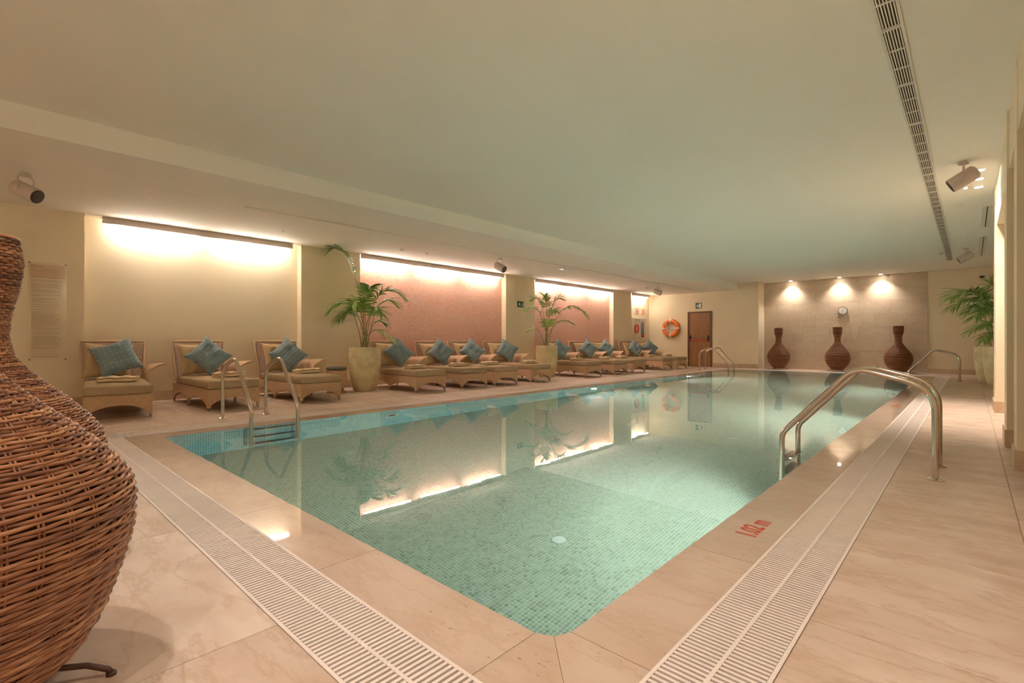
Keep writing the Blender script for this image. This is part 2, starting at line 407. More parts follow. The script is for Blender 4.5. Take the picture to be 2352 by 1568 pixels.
# baseboards
BH = .155
def baseb(name, segs):
    b = MB()
    for s in segs: b.box(*s, 0, BH)
    return struct(b.build(name, MT['base']))
segs = []
for a, b in PIL: segs.append((XL, XL+.014, a, b))
for a, b in [REC[0], REC[1], REC[2], REC[3]]: segs.append((XB+.012, XB+.026, a, b))
for a, b in PIL[1:]: segs.append((XB+.026, XL+.014, b-.0, b+.014)); 
for a, b in PIL: segs.append((XB+.026, XL, b, b+.014))
baseb('baseboard_left', segs)
baseb('baseboard_far', [(XL, -8.14, YD-.014, YD), (-7.18, -5.55, YD-.014, YD), (-.951, XR, YF-.014, YF)])
baseb('baseboard_right', [(.236, .25, 9.386, 10.114), (.2501, XR, 9.386, 9.4), (.231, .245, 6.436, 6.864), (.2451, XR, 6.436, 6.45), (.241, .255, 5.286, 5.634), (.2551, XR, 5.286, 5.3), (.286, .30, -4, 4.614)])

# ------------------------------------------------------------------ pool
pool = thing('swimming_pool', 'long rectangular swimming pool lined with green mosaic, stone coping around it', 'pool')
DEP = -1.12
c = .085
ring = [(PX0+c, PY0), (PX1-c, PY0), (PX1-.028, PY0+.028), (PX1, PY0+c), (PX1, PY1-c), (PX1-.028, PY1-.028), (PX1-c, PY1), (PX0+c, PY1), (PX0+.028, PY1-.028), (PX0, PY1-c), (PX0, PY0+c), (PX0+.028, PY0+.028)]
n = len(ring); b = MB()
b.add([(x, y, DEP) for x, y in ring] + [(x, y, -.004) for x, y in ring], [((i+1) % n, i, n+i, n+(i+1) % n) for i in range(n)])
b.build('pool_wall', MT['tilew'], pool)
TX0, TX1, TY0, TY1 = -3.3, -.98, 1.7, 3.8            # near patch: single tiles
b = MB().add([(TX0,TY0,DEP-.0025),(TX1,TY0,DEP-.0025),(TX1,TY1,DEP-.0025),(TX0,TY1,DEP-.0025)], [(0,1,2,3)]); b.build('tile_bed', MT['tgrout'], pool)
b = MB()
for x0, x1, y0, y1 in [(PX0, TX0, PY0, PY1), (TX0, PX1, PY0, TY0), (TX0, PX1, TY1, PY1)]:
    b.add([(x0,y0,DEP),(x1,y0,DEP),(x1,y1,DEP),(x0,y1,DEP)], [(0,1,2,3)])
b.build('pool_floor', MT['tilef'], pool)
P = .025; tl = []
for i in range(int(round((TX1-TX0)/P))):
    for j in range(int(round((TY1-TY0)/P))):
        cx, cyy = (math.floor(TX0/P+.001)+i+.5)*P, (math.floor(TY0/P+.001)+j+.5)*P
        tl.append((hypot(cx+1.72, cyy-2.12) if (cx < -1.3 and cyy > 1.9) else 9, cx, cyy))
tl.sort()
h = P/2-.0021
tm = MB().cbox(-h, h, -h, h, -.003, 0, .0006).mesh('mosaic_tile', MT['tilef'])
for d, cx, cyy in tl[:300]: link('mosaic_tile', tm, pool, (cx, cyy, DEP))
b = MB()
for d, cx, cyy in tl[300:]:
    b.add([(cx-h,cyy-h,DEP),(cx+h,cyy-h,DEP),(cx+h,cyy+h,DEP),(cx-h,cyy+h,DEP),(cx-h,cyy-h,DEP-.003),(cx+h,cyy-h,DEP-.003),(cx+h,cyy+h,DEP-.003),(cx-h,cyy+h,DEP-.003)],
          [(0,1,2,3),(0,4,5,1),(1,5,6,2),(2,6,7,3),(3,7,4,0)])
stuff(b.build('mosaic_tiles_rest', MT['tilef'], pool))
# coping slabs
def coping(poly):
    cx = sum(p[0] for p in poly)/len(poly); cy_ = sum(p[1] for p in poly)/len(poly)
    q = [(p[0]-cx, p[1]-cy_) for p in poly]
    sh = []
    for x, y in q:
        l = hypot(x, y); sh.append((x-x/l*.0016, y-y/l*.0016))
    return MB().prism(sh, -.06, -.003).build('coping_slab', MT['coping'], pool, loc=(cx, cy_, 0))
MB().box(GX0, GX1, GY0, PY0-.03, -.07, -.03).box(GX0, GX1, PY1+.03, GY1, -.07, -.03).box(GX0, PX0-.03, GY0, GY1, -.07, -.03).box(PX1+.03, GX1, GY0, GY1, -.07, -.03).build('coping_bed', MT['grout'], pool)
def run(a, b, k): return [a+(b-a)*i/k for i in range(k+1)]
for y0, y1 in ((GY0, PY0), (PY1, GY1)):
    r = run(PX0+c, PX1-c, 5)
    for i in range(5): coping([(r[i], y0), (r[i+1], y0), (r[i+1], y1), (r[i], y1)])
for x0, x1 in ((GX0, PX0), (PX1, GX1)):
    r = run(PY0+c, PY1-c, 17)
    for i in range(17): coping([(x0, r[i]), (x1, r[i]), (x1, r[i+1]), (x0, r[i+1])])
for sx, ex, gx in ((1, PX0, GX0), (-1, PX1, GX1)):
    for sy, ey, gy in ((1, PY0, GY0), (-1, PY1, GY1)):
        A = (ex+sx*c, ey); Mi = (ex+sx*.028, ey+sy*.028); B = (ex, ey+sy*c); O = (gx, gy); A0 = (A[0], gy); B0 = (gx, B[1])
        for poly in ([A0, A, Mi, O], [O, Mi, B, B0]):
            ar = sum(poly[i][0]*poly[(i+1)%4][1]-poly[(i+1)%4][0]*poly[i][1] for i in range(4))
            coping(poly if ar > 0 else poly[::-1])
# depth markings (painted)
def text_mesh(s, size, mat, name, parent, loc, rot):
    cu = bpy.data.curves.new(name, 'FONT'); cu.body = s; cu.size = size; cu.extrude = .0004; cu.offset = .003; cu.space_character = 1.0
    o = bpy.data.objects.new(name, cu); COL.objects.link(o)
    dg = bpy.context.evaluated_depsgraph_get(); me = bpy.data.meshes.new_from_object(o.evaluated_get(dg))
    bpy.data.objects.remove(o); me.materials.clear(); me.materials.append(mat)
    q = link(name, me, parent, loc); q.rotation_euler = rot; return q
t = text_mesh('1.02 m', .135, MT['paint'], 'depth_marking', pool, (-.785, 2.60, -.0022), (0, 0, pi/2)); t.scale = (.78, 1, 1); t['label'] = 'painted red depth marking reading 1.02 m'
t = text_mesh('1.02 m', .13, MT['paint'], 'depth_marking', pool, (-6.17, 3.12, -.0022), (0, 0, -pi/2)); t.scale = (.78, 1, 1); t['label'] = 'painted red depth marking on the far coping'
t = text_mesh('1.02 m', .13, MT['paint'], 'depth_marking', pool, (-.785, 9.3, -.0022), (0, 0, pi/2)); t.scale = (.78, 1, 1)
# inlets on the floor
inm = MB().lathe([(.052, 0), (.052, .003), (.047, .005), (.02, .0055), (.0, .0055)], 24).mesh('floor_inlet', MT['inlet'], True)
for y in (2.79, 6.3, 9.8, 13.3):
    for x in (-2.14, -3.54, -5.03): link('floor_inlet', inm, pool, (x, y, DEP))
# lamps in the pool walls
def pool_lamp(x, y, z, sx, lit, aim=None, w=POOL_W):
    b = MB().lathe([(.115, 0), (.115, .012), (.095, .018)], 28); o = b.build('pool_lamp_ring', MT['inlet'], pool, True, (x, y, z)); o.rotation_euler = (0, pi/2*sx, 0)
    q = MB().lathe([(.09, 0), (.09, .012), (.05, .02), (0, .022)], 24).build('lens', MT['pbulb'] if lit else MT['dark'], o, True, (0, 0, .002))
    if aim: spot('pool_lamp_light', pool, (x+.03*sx, y, z), aim, w, 165, .7, (1, .98, .92), .07)
for y, lit in ((3.95, False), (9.0, True), (13.9, True)): pool_lamp(PX0, y, -.42, 1, lit, (1, 0, -.12) if lit else None, POOL_W)
for y in (3.75, 8.4, 13.2): pool_lamp(PX1, y, -.42, -1, True, (-1, -.30, -.20), POOL_W*1.5)
# overflow grates
def grate(name, label, x0, x1, y0, y1, along, first=None, nobj=0):
    L = (x1-x0) if along == 'x' else (y1-y0)
    t = thing(name, label, 'drain grate', (x0, y0, 0)); Wd = GW
    def bx(b, a0, a1, w0, w1, z0, z1):
        return b.box(a0, a1, w0, w1, z0, z1) if along == 'x' else b.box(w0, w1, a0, a1, z0, z1)
    bx(MB(), 0, L, 0, Wd, -.14, -.10).build('channel', MT['channel'], t)
    for w in (0.001, Wd-.013): 
        b = bx(MB(), 0, L, w, w+.012, -.10, .0); b.build('edge_rail', MT['grate'], t)
    b = bx(MB(), 0, L, Wd/2-.006, Wd/2+.006, -.008, .0015); b.build('spine', MT['grate'], t)
    pit = .0215; n = int(L/pit); sl = bx(MB(), -.0058, .0058, .014, Wd-.014, -.014, 0).mesh('slat', MT['grate'])
    idx = list(range(n))
    if first is not None: idx.sort(key=lambda i: abs((i+.5)*pit-first))
    for i in idx[:nobj]:
        a = (i+.5)*pit; link('slat', sl, t, (a, 0, 0) if along == 'x' else (0, a, 0))
    b = MB()
    for i in idx[nobj:]:
        a = (i+.5)*pit; bx(b, a-.0058, a+.0058, .014, Wd-.014, -.014, 0)
    if idx[nobj:]: stuff(b.build('slats_rest', MT['grate'], t))
    return t
grate('overflow_grate', 'pale slotted overflow grate along the near short side of the pool', GX0, GX1, OY0, GY0, 'x', GX1-GX0, 285)
grate('overflow_grate', 'pale slotted overflow grate on the right long side beside the nearest handrail', GX1, OX1, OY0, OY1, 'y', 1.5, 300)
grate('overflow_grate', 'pale slotted overflow grate running in front of the loungers', OX0, GX0, OY0, OY1, 'y')
grate('overflow_grate', 'pale slotted overflow grate at the far end below the three vases', GX0, GX1, GY1, OY1, 'x')
# water
b = MB().add([(x, y, -.006) for x, y in ring], [tuple(range(len(ring)))])
w = tag(b.build('pool_water', MT['water']), 'clear calm pool water reflecting the lit walls', 'water'); stuff(w)

# ------------------------------------------------------------------ pool ladders
def fillet(pts, rads, k=7):
    out = [Vector(pts[0])]
    for i in range(1, len(pts)-1):
        p0, p1, p2 = Vector(pts[i-1]), Vector(pts[i]), Vector(pts[i+1]); a = (p0-p1).normalized(); b = (p2-p1).normalized()
        ang = a.angle(b); d = min(rads[i-1]/math.tan(ang/2), (p0-p1).length*.48, (p2-p1).length*.48)
        s, e = p1+a*d, p1+b*d
        for j in range(k+1):
            u = j/k; out.append(s*(1-u)**2 + p1*2*u*(1-u) + e*u*u)
    out.append(Vector(pts[-1])); return out
def make_ladder(label):
    t = thing('pool_ladder', label, 'pool ladder', group='pool ladders')
    for y in (-.26, .26):
        pts = fillet([(0,y,.0), (0,y,.64), (.47,y,.77), (.97,y,.21), (.97,y,-.98)], (.22, .16, .14))
        autosmooth(MB().tube(pts, .0215, 12).build('handrail', MT['steel'], t), 60)
        autosmooth(MB().lathe([(.052, 0), (.052, .008), (.03, .02), (.024, .022)], 20, 0, y).build('floor_flange', MT['steel'], t))
        MB().tube([(.96, y, -.85), (.85, y, -.85)], .014, 8).build('wall_bracket', MT['steel'], t)
    for z in (-.08, -.52, -.86):
        o = MB().cbox(.93, 1.02, -.24, .24, z-.02, z, .004).build('tread', MT['tread'], t)
        MB().box(.94, 1.01, -.22, .22, z, z+.003).build('grip_strip', MT['black'], o)
    return t
lad = make_ladder('polished steel pool ladder in front of the two nearest wall-side loungers'); lad.location = (-6.88, 2.32, 0)
def ladder_copy(loc, rz, label):
    o = copy_tree(lad); o.location = loc; o.rotation_euler = (0, 0, rz); o['label'] = label; return o
ladder_copy((-.18, 4.80, 0), pi, 'large polished steel pool ladder in the right foreground of the pool')
ladder_copy((-6.80, 17.0, 0), 0, 'polished steel pool ladder in front of the wooden door')
ladder_copy((-.19, 16.35, 0), pi, 'polished steel pool ladder beside the palms at the far right')

# ------------------------------------------------------------------ wicker vases
PROF = [(.05,.235),(.093,.29),(.161,.33),(.251,.365),(.387,.402),(.511,.412),(.568,.396),(.624,.36),(.703,.293),(.794,.20),(.884,.122),(.95,.098),(1.0,.091),(1.05,.094),(1.14,.110),(1.23,.128),(1.30,.134),(1.354,.129),(1.398,.123)]
PROFB = [(.05,.165),(.093,.20),(.161,.25),(.251,.305),(.36,.345),(.46,.352),(.55,.335),(.624,.30),(.703,.245),(.794,.175),(.884,.115),(.95,.092),(1.03,.083),(1.10,.086),(1.18,.104),(1.27,.124),(1.34,.130),(1.40,.128),(1.44,.122)]
def catmull(pr, step):
    pts = []
    for i in range(len(pr)-1):
        p0 = pr[max(i-1,0)]; p1 = pr[i]; p2 = pr[i+1]; p3 = pr[min(i+2,len(pr)-1)]
        for k in range(12):
            u = k/12
            pts.append(tuple(.5*(2*p1[j]+(p2[j]-p0[j])*u+(2*p0[j]-5*p1[j]+4*p2[j]-p3[j])*u*u+(3*p1[j]-p0[j]-3*p2[j]+p3[j])*u**3) for j in (0,1)))
    pts.append(pr[-1]); out = [pts[0]]; acc = 0
    for a, b in zip(pts, pts[1:]):
        d = hypot(b[0]-a[0], b[1]-a[1])
        while acc + d >= step:
            f = (step-acc)/d; a = (a[0]+(b[0]-a[0])*f, a[1]+(b[1]-a[1])*f); out.append(a); d = hypot(b[0]-a[0], b[1]-a[1]); acc = 0
        acc += d
    return out
def ring_pts(R, z, row, nst, amp, rng):
    ph = rng.uniform(0, 6.28); m = nst*4; pts = []
    for k in range(m):
        a = 2*pi*k/m
        rr = R + amp*cos(nst/2*a + row*pi) + .0016*sin(5*a+ph)
        pts.append((rr*cos(a), rr*sin(a), z + .0014*sin(3*a+ph) + .001*sin(11*a+2*ph)))
    return pts
def make_vase(label, group, prof, step, detailed, mat, nst=40, srad=.0063, sides=5, legang=66.6):
    t = thing('wicker_vase', label, 'vase', group=group); rows = catmull(prof, step); rng = random.Random(3)
    b = MB()
    for i, (z, R) in enumerate(rows):
        if detailed: b = MB()
        b.tube(ring_pts(R, z, i, nst, .0042, rng), srad*rng.uniform(.85, 1.1), sides, closed=True)
        if detailed: b.build('willow_strand', mat, t, True)
    if not detailed: stuff(b.build('willow_weave', mat, t, True))
    b = MB(); st = catmull(prof, .03)
    for k in range(nst):
        for dd in (-1, 1):
            if detailed: b = MB()
            a = 2*pi*k/nst
            b.tube([((R-.0005)*cos(a+dd*.0048/R), (R-.0005)*sin(a+dd*.0048/R), z) for z, R in st], .0036, 4)
            if detailed: b.build('stake', mat, t, True)
    if not detailed: stuff(b.build('stakes', mat, t, True))
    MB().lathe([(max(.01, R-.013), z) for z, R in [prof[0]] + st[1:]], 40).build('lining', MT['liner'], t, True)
    rb = prof[0][1]; zt, rt = prof[-1]
    MB().tube([(rt*cos(2*pi*k/40), rt*sin(2*pi*k/40), zt+.004) for k in range(40)], .0095, 6, closed=True).build('rim', mat, t, True)
    sd = MB().tube([(rb*.9*cos(2*pi*k/36), rb*.9*sin(2*pi*k/36), .045) for k in range(36)], .008, 6, closed=True).build('stand', MT['iron'], t, True)
    for k in range(3):
        a = RAD(legang + 120*k)
        q = [(rb*.85, .045), (rb*1.1, .05), (rb*1.35, .042), (rb*1.55, .018), (rb*1.58, .006)]
        MB().tube([(r*cos(a), r*sin(a), z) for r, z in q], .008, 6).build('stand_leg', MT['iron'], sd, True)
        MB().lathe([(.013, 0), (.013, .008), (.008, .012)], 10, rb*1.58*cos(a), rb*1.58*sin(a)).build('foot', MT['iron'], sd)
    return t
v = make_vase('large brown woven wicker vase closest to the camera, cut by the left edge', 'brown wicker vases', [(z, r*(.9 if z > 1.1 else 1.043 if z < .9 else 1)) for z, r in PROF], .0124, True, MT['strand']); v.location = (-1.986, -.0985, 0)
v = make_vase('brown woven wicker vase with slender neck standing behind the closest vase', 'brown wicker vases', PROF, .0124, False, MT['strand'], legang=20); v.location = (-3.0, -.016, 0)
vf = make_vase('leftmost of three dark wicker vases against the far stone wall', 'brown wicker vases', PROFB, .018, False, MT['strandfar'], nst=28, srad=.0085, sides=4, legang=10); vf.location = (-4.96, 19.15, 0)
for x, l in ((-3.20, 'middle of three dark wicker vases, standing below the wall clock'), (-1.62, 'rightmost of three dark wicker vases against the far stone wall')):
    o = copy_tree(vf); o.location = (x, 19.15, 0); o['label'] = l; o.rotation_euler = (0, 0, x)

# ------------------------------------------------------------------ loungers
LW = .34
def arch(a, b, z0, zt, k=10):            # points from a to b of an arch between leg feet
    return [(a+(b-a)*i/k, z0+(zt-z0)*(1-abs(2*i/k-1)**2.0)**.8) for i in range(k+1)]
def make_lounger():
    t = thing('wicker_lounger', 'x', 'lounger', group='wicker loungers along the wall')
    fp = [(-LW, .30), (-LW, .045), (-LW+.04, .045)] + arch(-LW+.04, LW-.04, .075, .175)+ [(LW-.04, .045), (LW, .045), (LW, .30)]
    MB().prism(fp, 1.80, 1.83, 'x').build('front_panel', MT['wick'], t)
    MB().prism(fp, 0, .03, 'x').build('rear_panel', MT['wick'], t)
    sp = [(.03, .30), (.03, .045), (.06, .045)] + arch(.06, .82, .075, .165) + [(.82, .045), (.86, .045)] + arch(.86, 1.77, .075, .165) + [(1.77, .045), (1.80, .045), (1.80, .30)]
    for y in (-LW, LW-.03): MB().prism(sp, y, y+.03, 'y').build('side_panel', MT['wick'], t)
    MB().box(.03, 1.80, -LW+.03, LW-.03, .262, .298).build('seat_deck', MT['wick'], t)
    for x in (.02, .84, 1.812):
        for y in (-LW+.018, LW-.018): MB().lathe([(.014, 0), (.014, .046)], 10, x, y).build('foot', MT['tread'], t)
    autosmooth(MB().rbox(.28, 1.85, -LW-.005, LW+.005, .302, .42, .032, .008).build('mattress', MT['matt'], t), 60)
    # backrest: leaning woven panel in a frame
    def bk(u, v, off=0):                 # u across, v up
        return (.24-.22*v + .05*v*v + off, u*(.335+.035*v), .30+.67*v)
    b = MB(); N, K = 8, 10; vs = []; fs = []
    for s_ in (0, .028):
        for j in range(K+1):
            for i in range(N+1): vs.append(bk(-.94+1.88*i/N, j/K*.97, s_))
    q = (N+1)*(K+1)
    for j in range(K):
        for i in range(N):
            a = j*(N+1)+i; fs.append((a, a+N+1, a+N+2, a+1)); fs.append((q+a, q+a+1, q+a+N+2, q+a+N+1))
    b.add(vs, fs).build('backrest', MT['wickb'], t, True)
    fr = [bk(-1, k/8, .012) for k in range(9)] + [bk(-1+2*k/6, 1, .012) for k in range(1, 6)] + [bk(1, 1-k/8, .012) for k in range(9)]
    MB().tube(fr, .018, 7).build('back_frame', MT['wick'], t, True)
    # single flared arm on the far side
    K = 8; vs = []; fs = []
    for i in range(K+1):
        u = i/K; x = .16+.70*u; fl_ = .06+.14*u**1.3; zt = .60+.03*u
        pr = [(LW+.007, .20), (LW+.009, .46), (LW+.018, .54), (LW+.035+fl_*.15, .585), (LW+.035+fl_*.55, zt), (LW+.035+fl_, zt+.025)]
        nrm = [(1,0),(1,0),(.9,-.3),(.6,-.7),(.25,-.95),(.2,-.97)]
        for p in pr: vs.append((x+(.015 if p[1] > .55 else 0)*u, p[0], p[1]))
        for p, nn in list(zip(pr, nrm))[::-1]: vs.append((x+(.015 if p[1] > .55 else 0)*u, p[0]+nn[0]*.028, p[1]+nn[1]*.028))
    R = 12
    for i in range(K):
        for k in range(R): k2 = (k+1) % R; fs.append((i*R+k, i*R+k2, (i+1)*R+k2, (i+1)*R+k))
    fs += [tuple(range(R))[::-1], tuple(range(K*R, (K+1)*R))]
    autosmooth(MB().add(vs, fs).build('armrest', MT['wick'], t), 50)
    return t
def pillow_mesh(name, w, h, th, mat, seed, pinch=.10):
    rng = random.Random(seed); N = 18; vs = []; fs = []
    ph = [rng.uniform(0, 6.28) for _ in range(8)]
    for s in (1, -1):
        for j in range(N+1):
            for i in range(N+1):
                u, v = -1+2*i/N, -1+2*j/N
                x = w/2*u*(1-pinch*(1-v*v)); y = h/2*v*(1-pinch*(1-u*u))
                e = max(0, (1-u**4)*(1-v**4)); t = th/2*e**.55
                wr = .10*th*(sin(7*u+3*v+ph[0])*sin(4*v-2*u+ph[1])+.5*sin(13*u*v+ph[2]))*e
                vs.append((x, y, s*(t+.001)+wr))
    q = (N+1)**2
    for j in range(N):
        for i in range(N):
            a = j*(N+1)+i; fs.append((a, a+1, a+N+2, a+N+1)); fs.append((q+a, q+a+N+1, q+a+N+2, q+a+1))
    rim = [i for i in range(N)] + [j*(N+1)+N for j in range(N)] + [N*(N+1)+N-i for i in range(N)] + [(N-j)*(N+1) for j in range(N)]
    for a, b_ in zip(rim, rim[1:]+rim[:1]): fs.append((b_, a, q+a, q+b_))
    return MB().add(vs, fs).mesh(name, mat, True)
def towel_mesh(seed, wid=.40, dep=.20):
    rng = random.Random(seed); th = .023; path = []
    lay = 3
    for l in range(lay):
        xs_ = [k/6 for k in range(7)]
        if l % 2: xs_ = xs_[::-1]
        for u in xs_: path.append((dep*(u-.5), th*.5+l*th*1.12))
        if l < lay-1:
            e = dep*.5*(1 if l % 2 == 0 else -1); zz = th*.5+l*th*1.12+th*.56
            path.append((e+(.012 if e > 0 else -.012), zz))
    M_ = 12; vs = []; fs = []; n = len(path)
    ph = [rng.uniform(0, 6.28) for _ in range(4)]
    for j in range(M_+1):
        v = j/M_-.5
        for side in (1, -1):
            for i, (x, z) in enumerate(path):
                p0 = path[max(i-1,0)]; p1 = path[min(i+1,n-1)]; dx, dz = p1[0]-p0[0], p1[1]-p0[1]; l = hypot(dx, dz); nx, nz = -dz/l, dx/l
                sk = .02*sin(2.2*v*4+ph[0]); zz = z+nz*side*th*.42
                zz = max(.0005, zz*(1+.10*sin(5*v*3+ph[1])+.05*sin(x*30+ph[2])))
                vs.append((x+nx*side*th*.42+sk, v*wid*(1+.04*sin(i*.9+ph[3])), zz))
    s = 2*n
    for j in range(M_):
        for i in range(n-1):
            a = j*s+i; fs.append((a, a+1, a+s+1, a+s)); a += n; fs.append((a, a+s, a+s+1, a+1))
        a = j*s; fs.append((a, a+s, a+s+n, a+n)); a = j*s+n-1; fs.append((a, a+n, a+s+n, a+s))
    for j in (0, M_):
        for i in range(n-1):
            a = j*s+i; f = (a, a+n, a+n+1, a+1); fs.append(f if j == 0 else f[::-1])
    return MB().add(vs, fs).mesh('folded_towel', MT['towel'], True)
LNAME = ['beside the wall notice pillar', 'second from the wall notice', 'beside the round wicker stool',
 'just right of the taller palm', 'second from the taller palm', 'third from the taller palm', 'just left of the exit-sign pillar',
 'half hidden behind the shorter palm', 'second from the shorter palm', 'third from the shorter palm', 'second from the wooden door', 'nearest the wooden door']
# rear centre x, y, yaw degrees, towel (x, y, rot)
LO = [(-9.62+.04, 1.37, -6.5), (-9.56, 2.47, 0), (-9.50, 3.70, 1), (-9.44, 6.02, -3.5), (-9.44, 7.17, -4), (-9.42, 8.14, -5), (-9.42, 9.34, -4.5),
      (-9.40, 11.62, -5), (-9.40, 13.08, -6), (-9.40, 14.14, -5), (-9.40, 16.08, -4), (-9.40, 17.22, -4)]
TW = [(1.18, .02, -14), (1.22, .12, 6), (1.15, .08, 10), (1.28, -.02, 8), (1.25, .02, 0), (1.2, .02, 4), (1.35, .05, 0), (1.2, .0, 10), (1.22, .0, 14), (1.15, .02, 0), (1.15, 0, 0), (1.2, .05, 0)]
PYAW = [(8, -6, -24), (4, -2, 0), (2, 2, -3), (12, 6, -5), (16, 4, 4), (22, 2, 2), (25, 8, 12), (28, 4, 8), (35, 6, 3), (32, 8, 2), (30, 5, 3), (28, 5, 0)]
lproto = make_lounger()
cm = [pillow_mesh('back_cushion', .57, .54, .15, MT['cush'], k) for k in range(3)]
bm_ = [pillow_mesh('throw_pillow', .51, .51, .14, MT['blue'], k+10, .12) for k in range(3)]
tmh = [towel_mesh(k) for k in range(3)]
for k, (x, y, yaw) in enumerate(LO):
    o = lproto if k == 0 else copy_tree(lproto)
    o.location = (x, y, 0); o.rotation_euler = (0, 0, RAD(yaw)); o['label'] = 'woven wicker chaise lounger with khaki mattress, ' + LNAME[k]
    Mx = Matrix.Translation((x, y, 0)) @ Matrix.Rotation(RAD(yaw), 4, 'Z')
    c_ = tag(link('back_cushion', cm[k % 3]), 'tan square back cushion on the lounger ' + LNAME[k], 'cushion', 'tan back cushions')
    c_.matrix_world = Mx @ Matrix.Translation((.335, -.05+.02*((k*7) % 3-1), .685)) @ Matrix.Rotation(RAD(-20), 4, 'Y') @ Matrix.Rotation(pi/2, 4, 'Y') @ Matrix.Rotation(pi/2+RAD(((k*5) % 7-3)*1.2), 4, 'Z')
    py, px_, pr = PYAW[k]
    p_ = tag(link('throw_pillow', bm_[k % 3]), 'blue-grey throw pillow on the lounger ' + LNAME[k], 'pillow', 'blue-grey throw pillows')
    p_.matrix_world = Mx @ Matrix.Translation((.535, .04+.004*px_, .735)) @ Matrix.Rotation(RAD(-py*.7), 4, 'Z') @ Matrix.Rotation(RAD(-24), 4, 'Y') @ Matrix.Rotation(pi/2, 4, 'Y') @ Matrix.Rotation(pi/4+RAD(pr), 4, 'Z')
    tx, ty, tr_ = TW[k]
    w_ = tag(link('folded_towel', tmh[k % 3]), 'folded cream towel lying on the lounger ' + LNAME[k], 'towel', 'folded cream towels')
    w_.matrix_world = Mx @ Matrix.Translation((tx, ty, .4285)) @ Matrix.Rotation(RAD(tr_), 4, 'Z')
# round stool
st = thing('wicker_stool', 'round wicker drum stool with grey pad between a lounger and the taller palm', 'stool', (-8.84, 4.60, 0))
MB().lathe([(.18, .09), (.19, .10), (.19, .41), (.185, .425), (0, .425)], 32).build('drum', MT['wick'], st, True)
MB().tube([(.165*cos(2*pi*k/28), .165*sin(2*pi*k/28), .016) for k in range(28)], .016, 6, closed=True).build('base_ring', MT['wick'], st, True)
for k in range(4): MB().tube([(.16*cos(k*pi/2+.4), .16*sin(k*pi/2+.4), .02), (.16*cos(k*pi/2+.4), .16*sin(k*pi/2+.4), .10)], .012, 6).build('leg', MT['tread'], st)
MB().lathe([(.14, .427), (.175, .432), (.19, .45), (.188, .475), (.16, .492), (0, .497)], 32).build('seat_pad', MT['pad'], st, True)

# ------------------------------------------------------------------ potted palms
CR = Vector((cos(TH), sin(TH), 0)); CF = Vector((-sin(TH), cos(TH), 0))
def frond_mesh(base, tip, lift, start, nl, ll, rng, droop=.5):
    b = MB(); base = Vector(base); tip = Vector(tip); d = tip-base
    ctrl = base + Vector((d.x*.30, d.y*.30, max(d.z, .2)*1.0+lift))
    def P(u): return base*(1-u)**2 + ctrl*2*u*(1-u) + tip*u*u
    b.cur = 1
    b.tube([P(k/12) for k in range(13)], [.009-.007*k/12 for k in range(13)], 5)
    b.cur = 0
    for i in range(nl):
        u = start+(1-start)*(i+.5)/nl; p = P(u); t = (P(min(1, u+.02))-P(u-.02)).normalized()
        sd = t.cross(Vector((0, 0, 1)))
        if sd.length < .1: sd = t.cross(CF)
        sd.normalize(); up = sd.cross(t).normalized()
        w = (u-start)/(1-start); L = ll*1.25*(.55+.9*sin(pi*min(1, w*.85+.12)))*.72
        for s in (1, -1):
            dirv = (t*(.45+.6*w) + sd*s*(1-.35*w) + up*rng.uniform(.05, .35)).normalized()
            wd = .016*rng.uniform(.8, 1.2); per = dirv.cross(up).normalized(); LL = L*rng.uniform(.85, 1.12); dr = droop*rng.uniform(.6, 1.3)
            pts = []
            for k in range(5):
                v = k/4; q = p + dirv*LL*v + Vector((0, 0, -dr*LL*v*v*.55))
                ww = 1.2*wd*(.5+1.2*v if v < .45 else 1.04*(1-v)/.55)
                pts += [q-per*ww - up*.003, q + up*.003 , q+per*ww - up*.003]
            b.add(pts, sum([[(3*k, 3*k+1, 3*k+4, 3*k+3), (3*k+1, 3*k+2, 3*k+5, 3*k+4)] for k in range(4)], []))
    return b
def make_pot(t, R=.305, H=.86):
    pr = [(R*.66, 0), (R*.70, .012), (R*.80, H*.14), (R*.90, H*.32), (R*.975, H*.55), (R*1.0, H*.75), (R*.995, H*.92), (R*.985, H), (R*.92, H), (R*.91, H-.08), (0, H-.085)]
    autosmooth(MB().lathe(pr, 40).build('pot', MT['pot'], t), 40)
    MB().lathe([(R*.90, H-.075), (R*.5, H-.05), (0, H-.045)], 24).build('soil', MT['soil'], t, True)
def palm(label, loc, fronds, seed, H=.86, R=.305, group='potted palms'):
    t = thing('potted_palm', label, 'palm', loc, group=group); make_pot(t, R, H); rng = random.Random(seed)
    for (rx, rz, dep, lift, start, nl, ll, dr) in fronds:
        a = rng.uniform(0, 6.28); bs = Vector((.05*cos(a), .05*sin(a), H-.05))
        tip = CR*rx + CF*dep + Vector((0, 0, H+rz))
        frond_mesh(bs, tip, lift, start, nl, ll, rng, dr).build('frond', [MT['leaf'], MT['stem']], t)
    return t
palm('tall potted palm in a glazed beige pot, beside the round stool', (-8.74, 5.14, 0), [
 (-.72, 1.92, .05, .30, .42, 24, .26, .55), (.74, .98, .0, .55, .38, 24, .27, .55), (-.66, .70, -.1, .55, .38, 20, .25, .6), (-.58, .52, .15, .55, .42, 18, .24, .8),
 (.58, .12, -.1, .48, .45, 14, .20, .8), (.20, 1.12, -.25, .25, .42, 18, .26, .5), (.42, .62, -.3, .45, .4, 18, .24, .7), (.36, .44, .2, .3, .5, 12, .18, .6),
 (-.22, .92, .35, .3, .42, 16, .25, .5), (-.12, .80, -.38, .35, .4, 18, .26, .7), (.55, .85, .3, .4, .4, 18, .25, .6), (-.4, .75, .3, .4, .42, 16, .24, .6)], 1)
